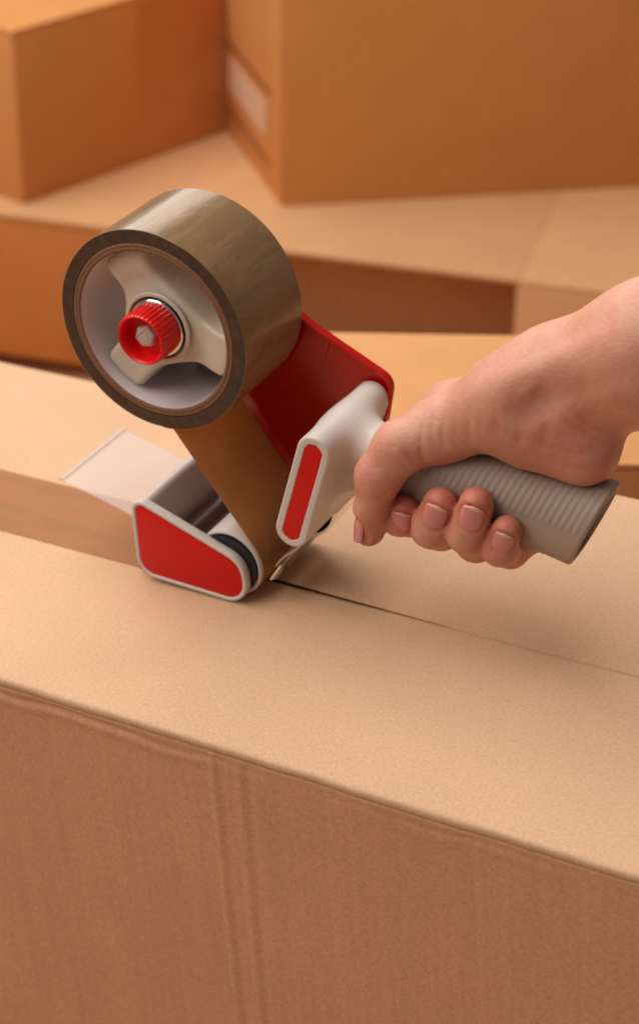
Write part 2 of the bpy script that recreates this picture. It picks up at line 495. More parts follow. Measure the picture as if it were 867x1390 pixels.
# ------------------------------------------------------------------ implicit surfaces (hand, moulded handle)
class Field:
    def __init__(self, lo, hi, h):
        self.lo = np.array(lo, np.float32); self.h = h
        self.n = np.ceil((np.array(hi) - np.array(lo)) / h).astype(int) + 1
        self.F = np.full(self.n, 60.0, np.float32)
        self.ax = [self.lo[k] + h * np.arange(self.n[k], dtype=np.float32) for k in range(3)]

    def sub(self, lo, hi):
        sl = tuple(slice(max(0, int((lo[k] - self.lo[k]) / self.h)), min(self.n[k], int((hi[k] - self.lo[k]) / self.h) + 2)) for k in range(3))
        g = (self.ax[0][sl[0]][:, None, None], self.ax[1][sl[1]][None, :, None], self.ax[2][sl[2]][None, None, :])
        return sl, g

    def smin(self, sl, d, k):
        a = self.F[sl]
        if k <= 0:
            self.F[sl] = np.minimum(a, d)
        else:
            hh = np.maximum(k - np.abs(a - d), 0) / k
            self.F[sl] = np.minimum(a, d) - hh * hh * k * 0.25

    @staticmethod
    def cone_d(g, a, r0, b, r1):
        a = np.array(a, np.float32); b = np.array(b, np.float32); ba = b - a
        q = [g[k] - a[k] for k in range(3)]
        t = np.clip((q[0] * ba[0] + q[1] * ba[1] + q[2] * ba[2]) / max(float(ba @ ba), 1e-6), 0, 1)
        return np.sqrt((q[0] - t * ba[0]) ** 2 + (q[1] - t * ba[1]) ** 2 + (q[2] - t * ba[2]) ** 2) - (r0 + (r1 - r0) * t)

    def cone(self, a, r0, b, r1, k):
        m = max(r0, r1) + max(k, 4) + 1
        lo = np.minimum(a, b) - m; hi = np.maximum(a, b) + m
        sl, g = self.sub(lo, hi)
        self.smin(sl, self.cone_d(g, a, r0, b, r1), k)

    def mesh(self):
        """naive surface nets"""
        F = self.F; S = F < 0
        nx, ny, nz = F.shape
        cnt = np.zeros((nx - 1, ny - 1, nz - 1), np.int8)
        for i in (0, 1):
            for j in (0, 1):
                for k in (0, 1):
                    cnt += S[i:nx - 1 + i, j:ny - 1 + j, k:nz - 1 + k]
        C = np.argwhere((cnt > 0) & (cnt < 8))
        idx = np.full(cnt.shape, -1, np.int32)
        idx[C[:, 0], C[:, 1], C[:, 2]] = np.arange(len(C))
        acc = np.zeros((len(C), 3)); w = np.zeros(len(C))
        for axis in range(3):
            o = [k for k in range(3) if k != axis]
            for u in (0, 1):
                for v in (0, 1):
                    A = C.copy(); A[:, o[0]] += u; A[:, o[1]] += v
                    B = A.copy(); B[:, axis] += 1
                    fa = F[A[:, 0], A[:, 1], A[:, 2]]; fb = F[B[:, 0], B[:, 1], B[:, 2]]
                    c = (fa < 0) != (fb < 0)
                    t = np.where(c, fa / np.where(c, fa - fb, 1), 0)
                    P = A.astype(float); P[:, axis] += t
                    acc[c] += P[c]; w[c] += 1
        V = acc / w[:, None] * self.h + self.lo
        Q = []
        for axis in range(3):
            o = [k for k in range(3) if k != axis]
            a = [slice(None)] * 3; b = [slice(None)] * 3
            a[axis] = slice(0, -1); b[axis] = slice(1, None)
            E = np.argwhere(S[tuple(a)] != S[tuple(b)])
            ok = (E[:, o[0]] > 0) & (E[:, o[1]] > 0) & (E[:, o[0]] < F.shape[o[0]] - 1) & (E[:, o[1]] < F.shape[o[1]] - 1)
            E = E[ok]
            f = []
            for du, dv in ((-1, -1), (0, -1), (0, 0), (-1, 0)):
                A = E.copy(); A[:, o[0]] += du; A[:, o[1]] += dv
                f.append(idx[A[:, 0], A[:, 1], A[:, 2]])
            q = np.stack(f, 1)
            s = S[E[:, 0], E[:, 1], E[:, 2]]
            if axis == 1:
                s = ~s
            q = np.where(s[:, None], q, q[:, ::-1])
            Q.append(q)
        Q = np.concatenate(Q)
        return V, Q


def relax(V, Q, it=2, lam=0.5):
    for _ in range(it):
        acc = np.zeros_like(V); w = np.zeros(len(V))
        for a in range(4):
            b = (a + 1) % 4
            np.add.at(acc, Q[:, a], V[Q[:, b]]); np.add.at(w, Q[:, a], 1)
            np.add.at(acc, Q[:, b], V[Q[:, a]]); np.add.at(w, Q[:, b], 1)
        V = V + lam * (acc / np.maximum(w, 1)[:, None] - V)
    return V


def mk_np(name, V, Q, mat, parent=None, org=(0, 0, 0)):
    o0 = ROOT[parent.name] if parent is not None else Vector(org)
    me = bpy.data.meshes.new(name)
    X = ((V - np.array(o0)) * MM).astype(np.float32)
    me.vertices.add(len(X)); me.vertices.foreach_set('co', X.ravel())
    me.loops.add(Q.size); me.loops.foreach_set('vertex_index', Q.astype(np.int32).ravel())
    me.polygons.add(len(Q)); me.polygons.foreach_set('loop_start', np.arange(0, Q.size, 4, dtype=np.int32))
    me.update(calc_edges=True); me.validate()
    me.materials.append(mat)
    me.shade_smooth()
    o = bpy.data.objects.new(name, me)
    col.objects.link(o)
    if parent is not None:
        o.parent = parent
    else:
        o.location = o0 * MM
    ROOT[o.name] = o0
    return o


# ================================================================== SETTING
BGM = Matrix(((0.996943677410378, 0.04294786017516994, 0.06525937003867224),
              (-0.04544286603005265, 0.9982725439217405, 0.03724075696050483),
              (-0.06354722652047823, -0.040092510003625514, 0.997173174851371)))
BGO = Vector((-3.6966638250921164, -1.0475969081471703, 1.7076191659262463))


def bgp(p):
    return BGM @ Vector(p) + BGO


V, F = box8(-3000, 3000, -1500, 3500, -610, -565)
tag(mk('table', V, F, TAN, None, (0, 0, -610), bev=2), kind='structure')

# ================================================================== THE BOX BEING SEALED
box = thing('cardboard_box', (-40, 2, -564), 'large brown cardboard box in the foreground being sealed with packing tape', 'box')
X0, X1 = -430.0, 345.0
YF, YB, SEAM = -127.0, 132.5, -9.0


def nz(x, y=0.0, z=0.0):
    return noise.noise(Vector((x, y, z)))


def sheet(grid):
    n, m = len(grid), len(grid[0])
    V = [p for row in grid for p in row]
    F = [(i * m + j, (i + 1) * m + j, (i + 1) * m + j + 1, i * m + j + 1) for i in range(n - 1) for j in range(m - 1)]
    return V, F


def edge_wob(x):
    return 0.9 * nz(x * 0.012, 3.1) + 0.45 * nz(x * 0.05, 7.7) + 0.16 * nz(x * 0.21, 1.3)


def seam_gap(x):
    # open slit just right of the dispenser, closing to a hairline
    t = max(0.0, min(1.0, (102 - x) / 102.0))
    return 0.14 + 2.7 * t ** 1.1 if x > 0 else 2.84


# near flap: from the seam edge (with its thickness) over the top and round the front fold
xs = np.linspace(X0, X1, 400)
prof = [(SEAM - 2.5, -4.5), (SEAM - 0.1, -1.0), (SEAM - 0.5, 0.0)]
prof += [(y, 0.0) for y in np.linspace(SEAM - 3, YF + 14, 26)]
fold = [(YF + 6, -0.02), (YF + 3.4, -0.08), (YF + 2.0, -0.22), (YF + 1.1, -0.55), (YF + 0.5, -1.1), (YF + 0.15, -2.0), (YF + 0.05, -3.6), (YF + 0.9, -4.6)]
grid = []
for x in xs:
    w = edge_wob(x)
    row = []
    for (y, z) in prof:
        zz = z
        row.append((x, y - 0.25 * nz(x * 0.03, 9.0) * (1 if y > SEAM - 1 else 0), zz + 0.10 * nz(x * 0.02, y * 0.02, 5) * (1 if y < -32 else 0)))
    for k, (y, z) in enumerate(fold):
        t = (k + 1) / len(fold)
        row.append((x, y + 0.7 * w * t, z + 0.45 * w * t - 0.3 * abs(nz(x * 0.09, 2.2)) * t))
    grid.append(row)
V, F = sheet(grid)
mk('near_flap', V, F, CARD, box, smooth=70)

# far flap
grid = []
prof = [(-5.0, 0)] + [(-0.55, 0), (0.0, 0.5)] + [(0.0, v) for v in np.linspace(3, YB - SEAM - 6, 24)]
for x in xs:
    g = seam_gap(x)
    y0 = SEAM + g + 0.18 * nz(x * 0.05, 4.0) * min(1, g)
    lift = 0.0
    row = [(x, y0 + 6.5, -4.6), (x, y0 + 0.9, -1.4), (x, y0, -0.5 + lift), (x, y0 + 0.5, lift)]
    for v in np.linspace(3, YB - SEAM - 6 - g, 24):
        row.append((x, y0 + v, lift + 0.12 * nz(x * 0.02, v * 0.02, 8) * (1 if v > 40 else 0)))
    w = 0.7 * nz(x * 0.015, 33.0)
    for (dy, dz) in ((4, -0.2), (2.2, -0.7), (0.9, -1.7), (0.3, -3.2), (0.0, -5)):
        row.append((x, YB - dy + w * 0.4, dz + 0.3 * w))
    grid.append(row)
V, F = sheet(grid)
mk('far_flap', V, F, CARD, box, smooth=70)

# inner flaps close the slit from below (dark inside)
V, F = box8(X0 + 3, X1 - 3, YF + 4, YB - 4, -13.0, -9.0)
mk('inner_flap', V, F, CARD, box)

# front panel with the two pressed vertical folds and a buckled band just under the top fold
zs = np.concatenate([np.linspace(-4.4, -30, 30), np.linspace(-33, -563, 70)])
grid = []
xf = np.unique(np.concatenate([np.linspace(X0, X1, 260), np.linspace(25, 70, 60)]))
for x in xf:
    w = edge_wob(x)
    row = []
    for k, z in enumerate(zs):
        fade = math.exp((z + 5.2) / 9.0)
        y = YF + 0.3 + 0.8 * w * fade
        if k == 0:
            y += 1.3
        # buckle: a shallow wandering crease below the edge
        cz = -9.0 - 3.5 * nz(x * 0.013, 21.0) - 2.5 * nz(x * 0.04, 25.0)
        amp = 0.85 * max(0.0, min(1.0, 0.12 + 1.2 * nz(x * 0.010, 40.0) + 0.7 * max(0.0, min(1.0, (70 - x) / 60.0))))
        y += amp * math.exp(-((z - cz) / 1.5) ** 2) - 0.55 * amp * math.exp(-((z - cz + 3.4) / 2.6) ** 2)
        # vertical pressed folds
        d1 = 37.5 + 0.01 * z; d2 = 55.0 + 0.015 * z
        y += -0.40 * math.exp(-((x - d1) / 2.0) ** 2) + 0.32 * math.exp(-((x - d1 - 4.2) / 2.4) ** 2)
        y += 0.35 * math.exp(-((x - d2) / 2.0) ** 2) - 0.30 * math.exp(-((x - d2 + 4.2) / 2.0) ** 2)
        y += 0.35 * nz(x * 0.012, z * 0.01, 12.0) * (1 - fade)
        row.append((x, y, z + 0.5 * w * fade))
    grid.append(row)
V, F = sheet(grid)
mk('front_panel', V, F, CARD_F, box, smooth=70)
V, F = box8(X0 + 5, X1 - 5, YB - 5, YB - 0.5, -563, -5.5)
mk('back_panel', V, F, CARD_F, box)
V, F = box8(X0, X0 + 4, YF + 3.5, YB - 5.5, -563, -4.8)
mk('end_panel', V, F, CARD_F, box)
V, F = box8(X1 - 4, X1, YF + 3.5, YB - 5.5, -563, -4.8)
mk('end_panel', V, F, CARD_F, box)
V, F = box8(X0 + 4.5, X1 - 4.5, YF + 4, YB - 5.5, -564, -560)
mk('bottom_panel', V, F, CARD, box)


# ================================================================== BOXES IN THE BACKGROUND
def carton(corner, a1, l1, a2, l2, h, mat, label, group=None, over=0.0, slit=0.8, flap_bev=1.8, lid=False):
    """closed carton from one bottom corner, two edge directions (degrees) and a height, in the tilted frame of the stack"""
    c = Vector(corner)
    u = Vector((math.cos(math.radians(a1)), math.sin(math.radians(a1)), 0))
    v = Vector((math.cos(math.radians(a2)), math.sin(math.radians(a2)), 0))
    ctr = bgp(c + u * l1 / 2 + v * l2 / 2)
    t = thing('cardboard_box', ctr, label, 'box', group)

    def slab(name, u0, u1, v0, v1, z0, z1, bev=1.2, mat=mat):
        V = [bgp(c + u * a + v * b + Vector((0, 0, z))) for a in (u0, u1) for b in (v0, v1) for z in (z0, z1)]
        return mk(name, V, box8(0, 1, 0, 1, 0, 1)[1], mat, t, bev=bev)
    w = 4.0
    slab('panel', 0, l1, over, over + w, 0, h - w - .3)
    slab('panel', 0, l1, l2 - w, l2, 0, h - w - .3)
    slab('panel', 0, w, over + w + .3, l2 - w - .3, 0, h - w - .3)
    slab('panel', l1 - w, l1, over + w + .3, l2 - w - .3, 0, h - w - .3)
    if lid:
        slab('lid', 0, l1, 0, l2, h - w, h, flap_bev)
    else:
        slab('flap', 0, l1, 0, l2 / 2 - slit / 2, h - w, h, flap_bev)
        slab('flap', 0, l1, l2 / 2 + slit / 2, l2, h - w, h, flap_bev)
    slab('bottom_panel', w + .3, l1 - w - .3, over + w + .3, l2 - w - .3, 0.5, w)
    return t, c, u, v, slab


ZB = -374.7
HB = 188.0
bu = Vector((math.cos(math.radians(15.5)), math.sin(math.radians(15.5)), 0))
bo = Vector((-999.1, 954.8, 0))


def bcorner(s, z):
    p = bo + bu * s
    return (p.x, p.y, z)


carton(bcorner(-525, ZB - HB), 15.5, 1149.5, 105.5, 600, HB, TAN,  # front set back under an added overhang to put it in shade
       'long low tan box with a lid overhang added to shade its front, behind the tape roll', 'low boxes in the background', over=165, flap_bev=0.5, lid=True)
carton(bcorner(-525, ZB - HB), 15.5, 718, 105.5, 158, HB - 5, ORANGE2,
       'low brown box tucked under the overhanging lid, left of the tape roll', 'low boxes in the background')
carton(bcorner(625, ZB - HB), 15.5, 650, 105.5, 600, HB, TAN,
       'low tan box in the background at the right edge, behind the forearm', 'low boxes in the background', flap_bev=0.5, lid=True)
_left = carton((-992.6, 992.1, ZB + 0.6), 80.5, 412, 170.5, 325, 212, ORANGE,
       'orange brown carton at the top left, its long side turned to the right', 'cartons standing on the low boxes')
t1, c1, u1, v1, slab1 = _left
slab1('glued_panel', 197, 409, -1.0, -0.1, 3, 206, 0, ORANGE3)
t2, c2, u2, v2, slab2 = carton((-732.6, 1159.0, ZB + 0.6), 41.7, 650, 137.6, 270, 487, ORANGE,
       'tall orange brown carton filling the top right, with a pale label on its left side', 'cartons standing on the low boxes')

# pale paper label with printed rules on the left face of the tall carton
nrm2 = Vector((-math.sin(math.radians(137.6)), math.cos(math.radians(137.6)), 0))
if nrm2.dot(u2) > 0:
    nrm2 = -nrm2


def on_left(name, v0, v1, z0, z1, off, th, mat):
    V = [bgp(c2 + v2 * b + nrm2 * n + Vector((0, 0, z))) for n in (off, off + th) for b in (v0, v1) for z in (z0, z1)]
    mk(name, V, box8(0, 1, 0, 1, 0, 1)[1], mat, t2)


LABEL = plastic('label_paper', (214, 180, 150), 0.6, 0.02)
INK = plastic('label_ink', (120, 66, 30), 0.6, 0.02)
on_left('label', 72, 260, 62, 107, 0.3, 0.4, LABEL)
on_left('printed_rule', 50, 265, 120, 126, 0.3, 0.3, INK)
on_left('printed_rule', 50, 265, 30, 36, 0.3, 0.3, INK)

# the two boxes just behind the one being sealed
cu = Vector((math.cos(math.radians(31)), math.sin(math.radians(31)), 0))
cv = Vector((-math.sin(math.radians(31)), math.cos(math.radians(31)), 0))
pc = Vector((62, 283, 0)) - cu * 300
carton((pc.x, pc.y, -563), 31, 560, 121, 172, 503, AMBER,
       'amber box behind the sealed box, its top showing round the hand', None, flap_bev=0.8, lid=True)
pl = Vector((-353.4, 213.5, 0))

# ================================================================== TAPE ROLL
RC = (-42.3, 132.4)
RO = 48.8
roll = thing('tape_roll', (RC[0], 0, RC[1]), 'roll of glossy brown packing tape mounted on the dispenser, running down to the box', 'tape roll')


def rw(a, r, y):
    if r < 45:
        return 0
    return 0.16 * nz(math.cos(a) * 3.2, math.sin(a) * 3.2, 0.02 * y) + 0.07 * nz(math.cos(a) * 14, math.sin(a) * 14, y * 0.05)


V, F = lathe(RC, [(RO - 0.25, -25.0), (RO, -24.8)] + [(RO, y) for y in np.linspace(-22, 22, 9)] + [(RO, 24.8), (RO - 0.25, 25.0)], 180, wob=rw)
mk('tape_surface', V, F, WOUND, roll, smooth=50)
for s in (-1, 1):
    V, F = lathe(RC, [(RO - 0.3, s * 25.0), (46.5, s * 25.04), (44, s * 25.0), (42.5, s * 24.9)], 180, wob=lambda a, r, y: rw(a, r, y))
    mk('winding_edges', V, F, SIDE, roll, smooth=50)
V, F = lathe(RC, [(42.45, -24.4), (42.1, -25.0), (41.0, -25.25), (40.6, -24.95), (40.2, -25.3), (39.3, -25.25), (38.8, -25.0), (38.6, -24.5)], 120)
mk('core', V, F, PAPER, roll, smooth=60)
V, F = lathe(RC, [(42.4, 24.6), (42.0, 25.1), (38.9, 25.1), (38.6, 24.6)], 120)
mk('core', V, F, PAPER, roll, smooth=60)
V, F = lathe(RC, [(38.6, -24.5), (38.45, -24.0)] + [(38.45, y) for y in (-12, 0, 12)] + [(38.45, 24.6)], 120)
mk('core_liner', V, F, WHITE, roll, smooth=60)

# free tape: peels off the bottom of the roll, passes round the roller and lies along the seam
RL = (-12.0, 17.9)
RR = 17.2
rr = RR + 0.25
p0 = np.array((-36.6, 83.75))
d = np.array(RL) - p0
D = np.linalg.norm(d)
beta = math.asin(rr / D)
th = math.atan2(d[1], d[0]) + beta
L = math.sqrt(D * D - rr * rr)
pt = p0 + L * np.array((math.cos(th), math.sin(th)))
path = [np.array((-42.0, 83.55)), np.array((-38.6, 83.55))]
for k in range(9):
    path.append(p0 + (pt - p0) * k / 8.0)
a0 = math.atan2(pt[1] - RL[1], pt[0] - RL[0])
a1 = -math.pi / 2
for k in range(1, 21):
    a = a0 + (a1 - a0) * k / 20
    path.append(np.array(RL) + rr * np.array((math.cos(a), math.sin(a))))
for x in np.linspace(-20, -425, 40):
    path.append(np.array((x, 0.40)))
V, F = ribbon(path, -25, 25, 0.14, 4)
mk('tape_strip', V, F, STRIP, roll, smooth=50)

# ================================================================== DISPENSER
disp = thing('tape_dispenser', (-15, 0, 0), 'red and grey handheld tape gun pressed onto the box seam', 'tape dispenser')

# red side frame: flat plate with a raised rim, from the hub to the handle and down to the roller
fr = fillet([(51.0, 101.5), (46, 76), (22, 40), (2, 6.0), (-44, 4.0), (-50, 14), (-40, 46), (-52, 92), (-70, 122), (-58, 158), (-28, 150), (10, 122.2)],
            [8, 20, 14, 10, 4, 10, 20, 30, 24, 24, 20, 60], 6)
V, F = loops(fr, [(1.4, 28.0), (1.4, 25.2), (1.1, 24.9), (0.4, 24.9), (0.0, 25.3), (0.0, 29.2), (0.6, 29.9), (1.5, 30.0)])
mk('frame', V, F, RED, disp, smooth=35)
# stiffening rib, curved, moulded on the inner face of the frame
arc = [(RC[0] + 62 * math.cos(a), RC[1] + 62 * math.sin(a)) for a in np.linspace(-1.05, -0.25, 16)]
V, F = ribbon(arc, 27.55, 28.3, 2.6)
mk('rib', V, F, RED, disp)

# hub: three-armed spider inside the core
HB_ = Field((-83, -23, 91), (-1, 26, 174), 0.65)
sl, g = HB_.sub((-200, -99, 0), (300, 99, 300))
hx, hy, hz = g[0] - RC[0], g[1], g[2] - RC[1]
d2 = np.sqrt(hx ** 2 + hz ** 2) - 18.0
for ang, w0, w1 in ((117.0, 10.0, 12.2), (230.0, 10.5, 10.8), (-16.0, 10.0, 11.2)):
    ca, sa = math.cos(math.radians(ang)), math.sin(math.radians(ang))
    q_ = hx * ca + hz * sa
    p_ = np.abs(-hx * sa + hz * ca)
    w_ = w0 + (w1 - w0) * np.clip((q_ - 14) / 22.0, 0, 1) ** 1.5
    arm = np.maximum(np.maximum(p_ - w_, -q_), np.sqrt(hx ** 2 + hz ** 2) - 37.6)
    arm = np.where((p_ - w_ > -3) & (q_ > 30), np.maximum(arm, (p_ - w_ + np.sqrt(hx ** 2 + hz ** 2) - 37.6) * 0.707 + 1.4), arm)
    k = 12.0
    hh = np.maximum(k - np.abs(d2 - arm), 0) / k
    d2 = np.minimum(d2, arm) - hh * hh * k * 0.25
rq = 2.8
# the arms dip a little towards the centre
front = -19.6 + 2.2 * np.exp(-((np.sqrt(hx ** 2 + hz ** 2) - 22) / 6.0) ** 2)
dy = np.maximum(front - hy, hy - 24.0)
u_, v_ = d2 + rq, dy + rq
HB_.F[sl] = np.minimum(np.maximum(u_, v_), 0) + np.sqrt(np.maximum(u_, 0) ** 2 + np.maximum(v_, 0) ** 2) - rq
HV, HQ = HB_.mesh()
HV = relax(HV, HQ, 2, 0.5)
mk_np('hub', HV, HQ, BEIGE, disp)
# raised centre boss, washer, spring, knob and bolt
V, F = lathe(RC, [(17.2, -20.3), (16.6, -21.0), (15.4, -21.1), (14.9, -20.4), (14.7, -17.5), (0.01, -17.5)], 64)
hubo = mk('boss', V, F, BEIGE, disp)
V, F = lathe(RC, [(14.3, -17.7), (14.3, -20.6), (12.9, -21.6), (12.6, -18.0)], 64, close=True)
mk('washer', V, F, BLACK, disp)
V, F = lathe(RC, [(13.7, -20.8), (13.9, -21.3), (13.5, -21.8), (12.4, -21.9), (12.0, -21.2)], 64, close=True)
mk('spring_ring', V, F, CHROME, disp)
NK = 36
kv, kf = [], []
prof = [(0.01, -19.5), (11.9, -19.5), (12.7, -20.3), (12.5, -33.4), (12.1, -34.5), (11.5, -34.9), (10.9, -34.6), (10.4, -33.6), (9.9, -27.5), (0.01, -27.5)]
na = NK * 6
for i in range(na):
    a = 2 * math.pi * i / na
    g = 0.5 + 0.5 * math.cos(NK * a)
    for j, (r, y) in enumerate(prof):
        q = r - (0.6 * g if j in (2, 3) else 0.25 * g if j == 4 else 0)
        kv.append((RC[0] + q * math.cos(a), y, RC[1] + q * math.sin(a)))
m_ = len(prof)
for i in range(na):
    j = (i + 1) % na
    for k in range(m_ - 1):
        kf.append((i * m_ + k, i * m_ + k + 1, j * m_ + k + 1, j * m_ + k))
knob = mk('knob', kv, kf, KNOB, disp, smooth=55)
hexa = fillet([(RC[0] + 5.3 * math.cos(math.radians(60 * k + 12)), RC[1] + 5.3 * math.sin(math.radians(60 * k + 12))) for k in range(6)], 0.5, 3)
V, F = loops(hexa, [(0, -27.6), (0, -30.6), (0.45, -31.2), (0.8, -31.3)])
mk('hex_bolt', V, F, BOLT, knob, smooth=20)

# foot: end plate with red panel, curved wall, roller
plate = fillet([(-60.4, 47.4), (-61.2, 2.9), (0.6, 0.3), (0.2, 24.6)], [6, 10, 13, 13], 12)
V, F = loops(plate, [(0.4, -28.6), (0.0, -29.0), (0.0, -32.5), (0.35, -33.1), (0.9, -33.3), (1.7, -33.2), (2.1, -32.8), (2.15, -32.2)], cap1=True)
pl_o = mk('end_plate', V, F, GREY, disp, smooth=50)
V, F = loops(plate, [(2.3, -32.0), (2.3, -32.75), (2.7, -32.95)])
mk('red_panel', V, F, REDP, pl_o, smooth=40)
wall = [(-57.0, 5.0), (-58.8, 14), (-59.4, 26), (-59.0, 36), (-57.6, 41), (-55.4, 43.2), (-53.2, 42.2), (-52.2, 38.5), (-51.4, 31), (-49.6, 22.0), (-48.4, 14.0), (-44.5, 6.5), (-36.0, 5.0), (-31.0, 4.8)]


def smooth_path(P, n=4):
    P = [np.array(p, float) for p in P]
    out = []
    for i in range(len(P) - 1):
        q0, q1, q2, q3 = P[max(i - 1, 0)], P[i], P[i + 1], P[min(i + 2, len(P) - 1)]
        for k in range(n):
            t = k / n
            out.append(0.5 * ((2 * q1) + (-q0 + q2) * t + (2 * q0 - 5 * q1 + 4 * q2 - q3) * t * t + (-q0 + 3 * q1 - 3 * q2 + q3) * t ** 3))
    out.append(P[-1])
    return out


V, F = ribbon(smooth_path(wall), -28.4, 26.5, 2.0, 6)
mk('foot_wall', V, F, GREY, disp, smooth=50)
V, F = lathe((-39.0, 17.5), [(0.05, -28.2), (8.6, -28.2), (8.6, 26.3), (0.05, 26.3)], 48)  # dark cylinder added to deepen the shade in the foot cavity
mk('cavity_shade_bar', V, F, DARK, disp)
V, F = loops(fillet([(-60, 40), (-60, 4.5), (-34, 4.5), (-34, 20)], [6, 4, 3, 4], 5), [(0.8, 26.6), (0, 27.0), (0, 28.4), (0.8, 29.0)])
mk('far_cheek', V, F, GREY, disp)
V, F = loops(fillet([(-63.5, 10.5), (-64.5, 1.2), (-52, 1.2), (-54, 9)], 1.5, 4), [(0.4, -27.8), (0, -27.3), (0, -19.5), (0.4, -19)])
mk('shoe', V, F, RED, disp)
V, F = lathe(RL, [(14.6, -22.0), (15.0, -25.2), (15.6, -26.6), (16.5, -27.0), (17.0, -26.7), (RR, -26.0), (RR, 25.6), (16.6, 26.4), (6, 26.5)], 96)
roller = mk('roller', V, F, GREY, disp, smooth=40)
V, F = lathe(RL, [(0.05, -28.5), (15.2, -28.5), (15.2, -27.4), (14.9, -23.0), (0.05, -23.0)], 64)
mk('roller_cap', V, F, BLACK, roller)

# clear smoothing tongue
fl = smooth_path([(-56.5, 28.0), (-63.0, 30.6), (-75, 34.2), (-90, 38.0), (-101, 40.6), (-106.5, 41.6)], 5)
V, F = ribbon(fl, -27.0, 27.0, 0.8, 2)
tongue = mk('tongue', V, F, CLEAR, disp, smooth=50)
V, F = ribbon([(-106.9, 41.3), (-105.6, 42.3), (-104.2, 42.1)], -26.8, 26.8, 0.9)
mk('lip', V, F, CLEAR, tongue)

# serrated blade and its holder
bv, bf = [], []
NT = 13
eb, et = np.array((10.0, 14.4)), np.array((14.6, 22.6))
dirb = (et - eb) / np.linalg.norm(et - eb)
nb = np.array((dirb[1], -dirb[0]))
for s in (0.0, 1.1):
    for i in range(NT * 2 + 1):
        y = -25.0 + 50.0 * i / (NT * 2)
        tooth = 1.7 if i % 2 == 0 else 0.0
        lo = eb - dirb * tooth + nb * (s * 0.8 + (0.75 if i % 2 else -0.75))
        hi = et + nb * s
        bv += [(lo[0], y, lo[1]), (hi[0], y, hi[1])]
n_ = (NT * 2 + 1) * 2
for i in range(NT * 2):
    a, b = i * 2, i * 2 + 2
    bf += [(a, a + 1, b + 1, b), (n_ + a, n_ + b, n_ + b + 1, n_ + a + 1), (a, b, n_ + b, n_ + a), (a + 1, n_ + a + 1, n_ + b + 1, b + 1)]
bf += [(0, n_, n_ + 1, 1), (n_ - 2, n_ - 1, 2 * n_ - 1, 2 * n_ - 2)]
blade = mk('blade', bv, bf, CHROME, disp, smooth=25)
hold = smooth_path([(10.6, 19.5), (14.5, 24.6), (19.0, 28.6), (24.0, 33.4), (27.5, 39.0), (28.5, 44.0)], 4)
V, F = ribbon(hold, -22, 22.5, 0.9, 4)
mk('blade_holder', V, F, STEEL, disp, smooth=50)
V, F = ribbon(smooth_path([(16.5, 26.0), (22.5, 27.0), (28.0, 33.0), (30.5, 40)], 4), 1.0, 25.0, 1.3, 3)
mk('spring_clip', V, F, CHROME, disp, smooth=50)
V, F = ribbon(smooth_path([(19.0, 28.0), (23.0, 29.6), (26.0, 34.2)], 4), 13.0, 20.5, 2.0, 3)
mk('rubber_stop', V, F, BLACK, disp, smooth=50)

# moulded handle: cross bar, neck and ribbed grip in one piece
BA, BB, BR = (40.4, 91.2), (26.0, 47.3), 8.2
H = Field((14, -34, 34), (178, 31, 106), 0.6)
sl, g = H.sub((0, -99, 0), (300, 99, 300))
gx, gy, gz = g
# bar
ax, az = BB; bx_, bz_ = BA[0] - BB[0], BA[1] - BB[1]
t = np.clip(((gx - ax) * bx_ + (gz - az) * bz_) / (bx_ ** 2 + bz_ ** 2), 0, 1)
d2 = np.sqrt((gx - ax - t * bx_) ** 2 + (gz - az - t * bz_) ** 2) - (BR - 0.9)
dy = np.abs(gy + 2.2) - (28.8 - 0.9)
bar = np.minimum(np.maximum(d2, dy), 0) + np.sqrt(np.maximum(d2, 0) ** 2 + np.maximum(dy, 0) ** 2) - 0.9
rec = np.maximum(d2 + 0.9 - 1.0 + 3.0, gy + 30.2)        # shallow recess for the red panel
# grip
kx = np.array((30, 45, 62, 90, 120, 142, 156, 166, 180), np.float32)
cz = np.interp(gx, kx, (74, 76.5, 77, 74.6, 71.8, 69.4, 67.6, 66.0, 64)).astype(np.float32)
ry = np.interp(gx, kx, (14, 14, 13.2, 14.0, 14.8, 15.2, 16.0, 17.2, 18)).astype(np.float32)
rz = np.interp(gx, kx, (15, 15.5, 16.2, 17.6, 18.6, 19.2, 20.6, 22.6, 24)).astype(np.float32)
yy = (gy + 2.0) / ry; zz = (gz - cz) / rz
kk = (np.abs(yy) ** 2.3 + np.abs(zz) ** 2.3) ** (1 / 2.3)
grip = (kk - 1) * np.minimum(ry, rz) * 1.02
NE = np.array((0.915, 0.0, -0.403))
s = (gx - 160) * NE[0] + (gz - 67) * NE[2]
mask = np.clip((gz - cz - 3.0 - 0.03 * (160 - gx)) / 2.0, 0, 1) * np.clip((-2.0 - s) / 2.5, 0, 1) * np.clip((gx - 72) / 5, 0, 1)
grip = grip - 0.5 * mask * (0.5 - 0.5 * np.cos(2 * math.pi * s / 3.05))
cut = s
rq = 1.6
grip = np.minimum(np.maximum(grip + rq, cut + rq), 0) + np.sqrt(np.maximum(grip + rq, 0) ** 2 + np.maximum(cut + rq, 0) ** 2) - rq
inner = np.maximum((kk - 1) * np.minimum(ry, rz) + 3.2, -(s + 14))
grip = np.maximum(grip, -inner)
grip = np.maximum(grip, 36 - gx)
k = 13.0
hh = np.maximum(k - np.abs(bar - grip), 0) / k
both = np.minimum(bar, grip) - hh * hh * k * 0.25
H.F[sl] = np.maximum(both, -rec)
HV, HQ = H.mesh()
HV = relax(HV, HQ, 1, 0.4)
handle = mk_np('handle', HV, HQ, GRIP, disp)
